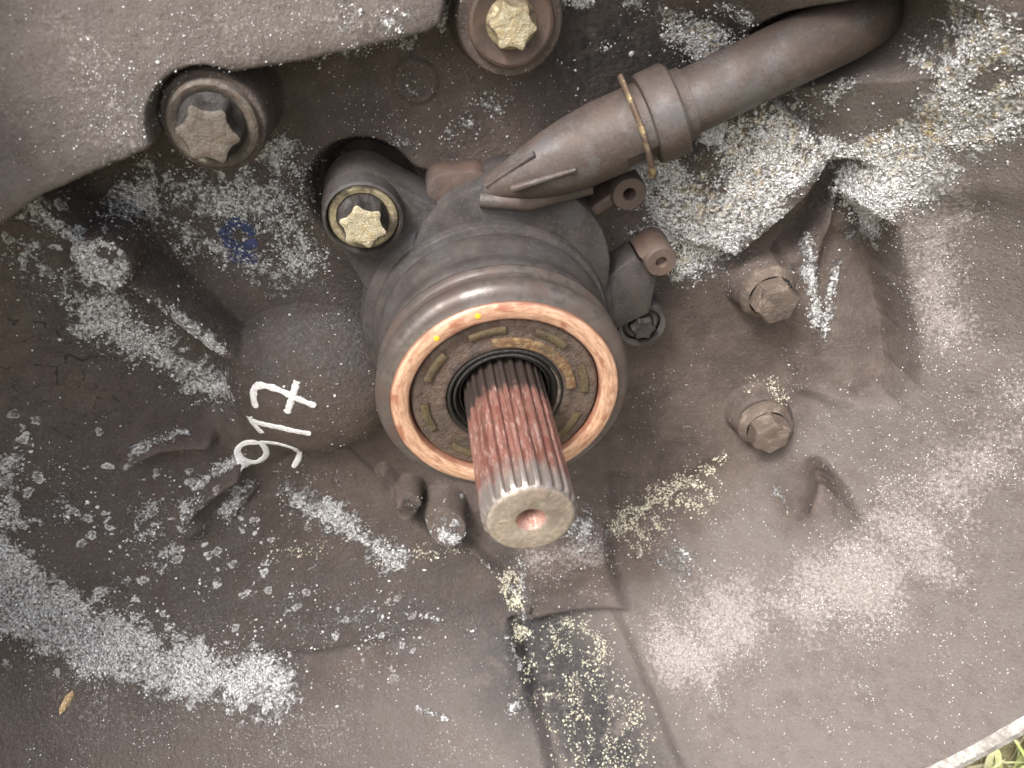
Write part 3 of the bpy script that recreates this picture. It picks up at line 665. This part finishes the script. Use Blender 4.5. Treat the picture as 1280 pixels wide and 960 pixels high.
# collar, with the window the clip sits in
c0 = P3(824, 144, -43.5)
g = G()
prof = [(-4.6, 12.4), (-4.2, 13.9), (-3.2, 14.5), (4.6, 14.6), (5.4, 13.9), (5.6, 10)]
g.tube([c0 + d * t for t, r_ in prof], [r_ for t, r_ in prof], 44); collar = g.build('collar', M_PIPE, cyl)
def arc_patch(p, ln, r0, r1, a0, a1, n=30):   # curved shell piece round the arm; angle 0 faces the viewer, positive upwards
    v = []; f = []
    for i in range(n + 1):
        a = math.radians(a0 + (a1 - a0) * i / n); q = math.cos(a) * E1 + math.sin(a) * e2
        v += [p + q * r0, p + q * r1, p + d * ln + q * r1, p + d * ln + q * r0]
    for i in range(n):
        for k in range(4): f.append((4 * i + k, 4 * i + (k + 1) % 4, 4 * i + 4 + (k + 1) % 4, 4 * i + 4 + k))
    f += [(0, 1, 2, 3), (4 * n + 3, 4 * n + 2, 4 * n + 1, 4 * n)]; return v, f
ws = ap[-1] - d * 17; g = G()
g.add(*arc_patch(ws - d * .2, 14.0, 9.5, 12.35, -18, 250)); g.add(*arc_patch(ws - d * .2, 14.0, 9.5, 12.35, -110, -66)); g.build('clip_sleeve', M_PIPE, cyl)
# spring clip: a flat leg across the arm
g = G(); p0 = c0 - d * 8.4
path = [p0 + E1 * 1.0 + e2 * 17.0, p0 + E1 * 8.0 + e2 * 11, p0 + E1 * 13.0 + e2 * 4, p0 + E1 * 13.2 - e2 * 3, p0 + E1 * 12.0 - e2 * 8, p0 + E1 * 8.0 - e2 * 14]
g.tube(path, [.95, .95, .95, .95, 1.1, 1.4], 10, flat=1.4)
clip = g.build('spring_clip', metal_mat('rusty_clip', (0.50, .40, .22), (0.11, .075, .055), (0.08, .06, .05), .4, .40, .52, .4, .75, .2, .6), cyl)

# ------------------------------------------------------------------ hydraulic pipe
pp = [P3(846, 135, -43.5), P3(900, 109, -43), P3(960, 80, -42.5), P3(1020, 51, -42), P3(1052, 36, -42.5), P3(1074, 24, -45), P3(1086, 18, -51), P3(1091, 13, -60), P3(1093, 8, -72)]
pipe = empty('hydraulic_pipe', pp[0], 'smooth dusty brown hydraulic pipe running from the release cylinder into the housing slot', 'pipe')
q_ = []
for i in range(len(pp) - 1):
    for k in range(4):
        t = k / 4; p_1 = pp[max(i - 1, 0)]; p0_ = pp[i]; p1_ = pp[i + 1]; p2_ = pp[min(i + 2, len(pp) - 1)]
        q_.append(.5 * ((2 * p0_) + (-p_1 + p1_) * t + (2 * p_1 - 5 * p0_ + 4 * p1_ - p2_) * t * t + (-p_1 + 3 * p0_ - 3 * p1_ + p2_) * t ** 3))
g = G(); g.tube(q_, [10.2] * len(q_), 40); g.build('tube', M_PIPE, pipe)
g = G(); g.tube([pp[0] + d * t for t in (-2, 0, 3.4, 3.8)], [11.1, 11.5, 11.5, 10.0], 40); g.build('ferrule', M_PIPE, pipe)

# ------------------------------------------------------------------ release bearing
brg = empty('release_bearing', (0, -16, 0), 'round release bearing with a worn copper-coloured contact ring', 'bearing')
def arc(cx, cw, r, a0, a1, n=7): return [(cx + r * math.cos(math.radians(a)), cw + r * math.sin(math.radians(a))) for a in np.linspace(a0, a1, n)]
g = G(); g.lathe([(37, -17.5), (40.6, -17.2), (41.6, -16.2), (41.7, -14.8), (40.6, -13.6), (40.2, -12.8)] + arc(37.9, -6.0, 4.3, -58, 82, 12) + [(37.6, -1.2), (37.2, -2.2)], seg=144)
g.build('outer_shell', M_STEEL, brg, angle=60)
g = G(); g.lathe([(37.6, -3.2), (37.5, -.9), (36.9, -.25), (34.6, .15), (32.2, -.15), (31.5, -.7), (31.2, -3.5)], seg=144, wob=.0010); g.build('contact_ring', M_COPPER, brg, angle=50)
g = G(); g.lathe([(31.0, -3.6), (30.4, -2.2), (29.6, -1.9), (27.6, -2.6), (24.5, -2.9), (21.6, -2.3), (20.0, -1.9), (19.4, -2.4), (19.2, -6)], seg=120, wob=.001); seal = g.build('seal_disc', M_SEAL, brg, angle=60)
for k in range(8):
    a = math.radians(12 + 45 * k); ln = math.radians(12.5)
    g = G(); g.lathe([(25.1, -3.2), (25.3, -2.1), (26.0, -1.75), (27.3, -1.7), (27.8, -2.0), (28.0, -3.2)], seg=14, a0=a - ln, a1=a + ln, closed=True); g.build('cage_segment', M_OLIVE, seal)
g = G(); g.lathe([(20.2, -2.6), (20.5, -1.55), (21.6, -1.35), (23.2, -1.75), (23.6, -2.9)], seg=80, wob=.004, a0=math.radians(5), a1=math.radians(100)); g.build('grit_band', M_GRIT, seal)
g = G(); g.lathe([(19.5, -5), (19.1, -2.5), (18.5, -2.0), (17.9, -2.5), (17.5, -4.5), (17.1, -3.0), (16.5, -2.6), (15.9, -3.4), (15.5, -6), (15.1, -4.6), (14.7, -4.4), (14.3, -6), (14.0, -12)], seg=120, wob=.002); g.build('inner_rubber_seal', M_RUB, brg, angle=80)
g = G(); g.lathe([(17.5, -3.6), (17.7, -2.5), (18.3, -2.2), (18.9, -2.6), (19.1, -3.6)], seg=60, a0=math.radians(-70), a1=math.radians(35)); g.build('snap_ring', M_HEX, brg)
for (a, R) in ((104, 34.8), (128, 34.2)):
    a = math.radians(a); g = G(); g.lathe([(1.0, -.2), (.85, .25), (.4, .33), (.01, .33)], (R * math.cos(a), R * math.sin(a)), 18, wob=.05); g.build('paint_dot', M_YEL, brg)

# ------------------------------------------------------------------ splined input shaft
shf = empty('input_shaft', (0, 0, 0), 'rusty red splined input shaft sticking out of the bearing', 'shaft')
NT = 24; sub = 8; seg = NT * sub
toothp = [0, 0, .92, 1, 1, .92, 0, 0]
rings = [(-14, 0, 12.1, 13.5), (0, 0, 12.1, 13.5), (8, 0, 12.1, 13.5), (16, 0, 12.1, 13.5), (24, 0, 12.1, 13.5), (34, 0, 12.1, 13.5), (44, 0, 12.1, 13.5), (49.2, 0, 12.1, 13.4), (50.2, 0, 12.2, 12.85), (50.5, 0, 12.45, 12.6), (51.2, 0, 12.2, 12.25)]
v = []; f = []
for w, _, r0, r1 in rings:
    for j in range(seg):
        a = 2 * math.pi * (j + .0) / seg; t = toothp[j % sub]; k = j // sub
        r_ = r0 + (r1 - r0) * t + .06 * math.sin(k * 2.3 + w * .2)
        v.append((r_ * math.cos(a), w, r_ * math.sin(a)))
for i in range(len(rings) - 1):
    for j in range(seg): k = (j + 1) % seg; f.append((i * seg + j, i * seg + k, (i + 1) * seg + k, (i + 1) * seg + j))
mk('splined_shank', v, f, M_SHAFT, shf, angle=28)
g = G(); g.lathe([(12.25, 51.1), (11.9, 51.55), (11.1, 51.7), (7.4, 51.8), (5.0, 51.7), (4.2, 51.4)], seg=96); g.build('end_face', M_END, shf, angle=50)
g = G(); g.lathe([(4.3, 51.42), (3.9, 51.1), (2.1, 47.6), (1.9, 46.5), (1.8, 36), (.01, 35)], seg=64); g.build('centre_hole', M_PINK, shf, angle=60)

# ------------------------------------------------------------------ loose corrosion: real grains lying on the casting
gy, gx = np.gradient(H, STEP); areaf = np.sqrt(1 + gx ** 2 + gy ** 2)
ico = []
ph = (1 + 5 ** .5) / 2
for a, b in ((-1, ph), (1, ph), (-1, -ph), (1, -ph)): ico += [(a, b, 0), (0, a, b), (b, 0, a)]
ico = np.array(ico); ico /= np.linalg.norm(ico[0])
from itertools import combinations
ed = min(np.linalg.norm(ico[0] - ico[k]) for k in range(1, 12)) * 1.01
icof = []
for a, b, c in combinations(range(12), 3):
    if max(np.linalg.norm(ico[a] - ico[b]), np.linalg.norm(ico[b] - ico[c]), np.linalg.norm(ico[a] - ico[c])) < ed:
        nrm = np.cross(ico[b] - ico[a], ico[c] - ico[a]); icof.append((a, b, c) if nrm @ ico[a] < 0 else (a, c, b))
icof = np.array(icof)
def grains(name, dens, n, smin, smaxx, mat, label, power=2.2, flat=.6, tone_lo=0.0):
    wgt = (dens * areaf * (RR < RIM - 3)).ravel(); wgt = wgt / wgt.sum()
    pick = rng.choice(X.size, n, p=wgt); jx = (rng.random(n) - .5) * STEP; jz = (rng.random(n) - .5) * STEP
    x = X.ravel()[pick] + jx; z = Z.ravel()[pick] + jz; sx, sz = gx.ravel()[pick], gy.ravel()[pick]
    h = H.ravel()[pick] + sx * jx + sz * jz
    nr = np.stack([-sx, np.ones(n), -sz], 1); nr /= np.linalg.norm(nr, axis=1)[:, None]
    s_ = smin + (smaxx - smin) * rng.random(n) ** power
    loc = ico[None] * (1 + .8 * (rng.random((n, 12, 1)) - .5)) * (1 + .9 * (rng.random((n, 1, 3)) - .5)) * s_[:, None, None]
    dn = np.einsum('nij,nj->ni', loc, nr); loc = loc - (1 - flat) * dn[..., None] * nr[:, None]
    vv = loc + np.stack([x, h, z], 1)[:, None] + nr[:, None] * (s_ * flat * .35)[:, None, None]
    ff = (icof[None] + 12 * np.arange(n)[:, None, None]).reshape(-1, 3)
    tone = np.repeat(np.clip(tone_lo + rng.random(n) * (1 - tone_lo), 0, 1), 12)
    o = mk(name, vv.reshape(-1, 3), ff, mat, None, angle=180, smooth=False, attrs={'tone': ('FLOAT', tone)})
    return tag(o, label, 'corrosion', kind='stuff')
cl = np.clip(fbm(X, Z, 7, 91, 3) * 4.5 + .45, 0, 1)
grains('corrosion_crust', np.clip(SALT - .3, 0, 1) ** 1.6 * cl + .002 * (SALT > .1), 30000, .10, .50, M_SALT, 'white crumbly corrosion crust spread over the casting')
grit = np.zeros(X.shape)
for p, r, a in [([(795, 650), (830, 630), (868, 606)], 18, 1), ([(795, 660), (800, 690)], 8, .6), ([(885, 595), (900, 570)], 5, .7), ([(720, 790), (745, 800)], 17, .55), ([(636, 722), (645, 750)], 9, 1.2), ([(652, 785)], 9, 1), ([(700, 850), (740, 900), (765, 965)], 34, .22), ([(790, 900)], 20, .3),
                ([(945, 482), (975, 492)], 9, .8), ([(530, 690), (575, 690)], 8, .35), ([(400, 690), (340, 690)], 10, .15)]: daub(grit, p, r, a)
grains('corrosion_grit', grit * np.clip(fbm(X, Z, 4, 95, 2) * 4 + .6, .05, 1), 5000, .13, .50, M_SALTY, 'pale yellowish grit heaped in the corners below the shaft', 1.4, .8)
drop = np.zeros(X.shape)
for p, r, a in [([(0, 735), (60, 772), (160, 815), (235, 838), (335, 858)], 26, .8), ([(20, 590), (60, 660), (180, 680), (270, 720)], 60, .40), ([(200, 640), (300, 690)], 50, .3), ([(330, 800), (480, 790)], 50, .35), ([(230, 640)], 20, .6), ([(150, 750)], 30, .4), ([(760, 80), (880, 60)], 40, .5), ([(120, 400), (230, 460)], 40, .3), ([(180, 250), (360, 280)], 50, .12)]: daub(drop, p, r, a)
grains('corrosion_bubbles', drop * np.clip(fbm(X, Z, 9, 97, 2) * 4 + .4, .03, 1), 1500, .15, .8, M_SALT, 'white blistered corrosion beads on the lower left of the bell', 3.2, .5)
specks = np.clip(.002 + FINE * .5 + SALT * .3, 0, 1) * np.clip(.5 + 3 * fbm(X, Z, 12, 99, 4), .02, 1)
grains('corrosion_dust', specks, 17000, .07, .26, M_SALT, 'fine white corrosion specks sprinkled over the whole casting', 2.0, .7, .35)

# a torn flake of foil, a dry leaf scrap
def flake(name, px, py, rpx, mat, label, cat, pts=9, lift=.6, th_=.35):
    c = hit(px, py); hc = sample(H, *c); dep = (np.array([c[0], -hc, c[1]]) - CAM) @ cf; r = rpx * dep / FPX; v = []; f = []
    for top in (0, 1):
        for k in range(pts):
            a = 2 * math.pi * k / pts; rr = r * (.7 + .5 * math.sin(k * 2.7 + px) ** 2); e = c + rr * np.array([math.cos(a), math.sin(a) * .8])
            v.append((e[0], sample(H, *e) + lift * (.5 + .5 * math.sin(k * 1.9)) + top * th_, e[1]))
        v.append((c[0], hc + lift + .4 + top * th_, c[1]))
    n = pts + 1
    for k in range(pts):
        k2 = (k + 1) % pts; f += [(k, k2, pts), (n + k2, n + k, n + pts), (k2, k, n + k, n + k2)]
    return tag(mk(name, v, f, mat, None, smooth=False), label, cat)
def flake_mat(name, a, b, met, ro):
    m = NB(name); n = m.noise(.7, 4, .7); return m.fin(m.mix(m.ss(n, .35, .65), a, b), ro, met, m.bump(n, 1.2, .9))
flake('corrosion_flake', 882, 165, 22, flake_mat('grey_flake', (0.20, .21, .23), (0.72, .74, .77), .35, .3), 'shiny grey-white flake lodged under the pipe', 'flake', 9, .9)
flake('leaf_scrap', 84, 877, 6, flake_mat('dry_leaf', (0.42, .28, .13), (0.66, .50, .30), 0, .7), 'tiny dry tan leaf scrap on the lower bell wall', 'leaf', 7, .8)

# ------------------------------------------------------------------ ground outside the bell
def ground_mat():
    m = NB('lawn_soil'); n = m.noise(.02, 5, .6); n2 = m.noise(.3, 4, .7)
    return m.fin(m.mix(n2, m.mix(n, (0.10, .12, .03), (0.22, .19, .10)), (0.30, .26, .16)), .9, 0, m.bump(n2, 4, 1))
gv = [(-20000, 20000, -240), (20000, 20000, -240), (20000, -20000, -240), (-20000, -20000, -240)]
o = mk('ground', gv, [(0, 1, 2, 3)], ground_mat(), None); tag(o, 'pale grassy ground under the gearbox', 'ground', kind='structure')
n = 9000; v = []; f = []
bx_ = rng.uniform(60, 620, n); bw = rng.uniform(-260, 300, n)
for i in range(n):
    if math.hypot(bx_[i], 240) < 10: continue
    h_ = rng.uniform(12, 34); a = rng.uniform(0, 6.28); wd = rng.uniform(.9, 2.0); lx, lw = rng.normal(0, 12, 2); b0 = len(v)
    if -90 < bw[i] < 72 and bx_[i] < 130: continue
    ca, sa = math.cos(a) * wd, math.sin(a) * wd
    v += [(bx_[i] - ca, bw[i] - sa, -240.5), (bx_[i] + ca, bw[i] + sa, -240.5), (bx_[i] + lx * .4 + ca * .8, bw[i] + lw * .4 + sa * .8, -240 + h_ * .6), (bx_[i] + lx * .4 - ca * .8, bw[i] + lw * .4 - sa * .8, -240 + h_ * .6), (bx_[i] + lx, bw[i] + lw, -240 + h_)]
    f += [(b0, b0 + 1, b0 + 2, b0 + 3), (b0 + 3, b0 + 2, b0 + 4)]
def grass_mat():
    m = NB('grass_blade'); n = m.noise(.05, 3); n2 = m.noise(.012, 2)
    return m.fin(m.mix(m.ss(n, .35, .65), m.mix(n2, (0.20, .27, .07), (0.34, .38, .12)), (0.58, .54, .38)), .55)
o = mk('grass', v, f, grass_mat(), None, smooth=False); tag(o, 'short pale green and straw grass beside the bell rim', 'grass', kind='stuff')
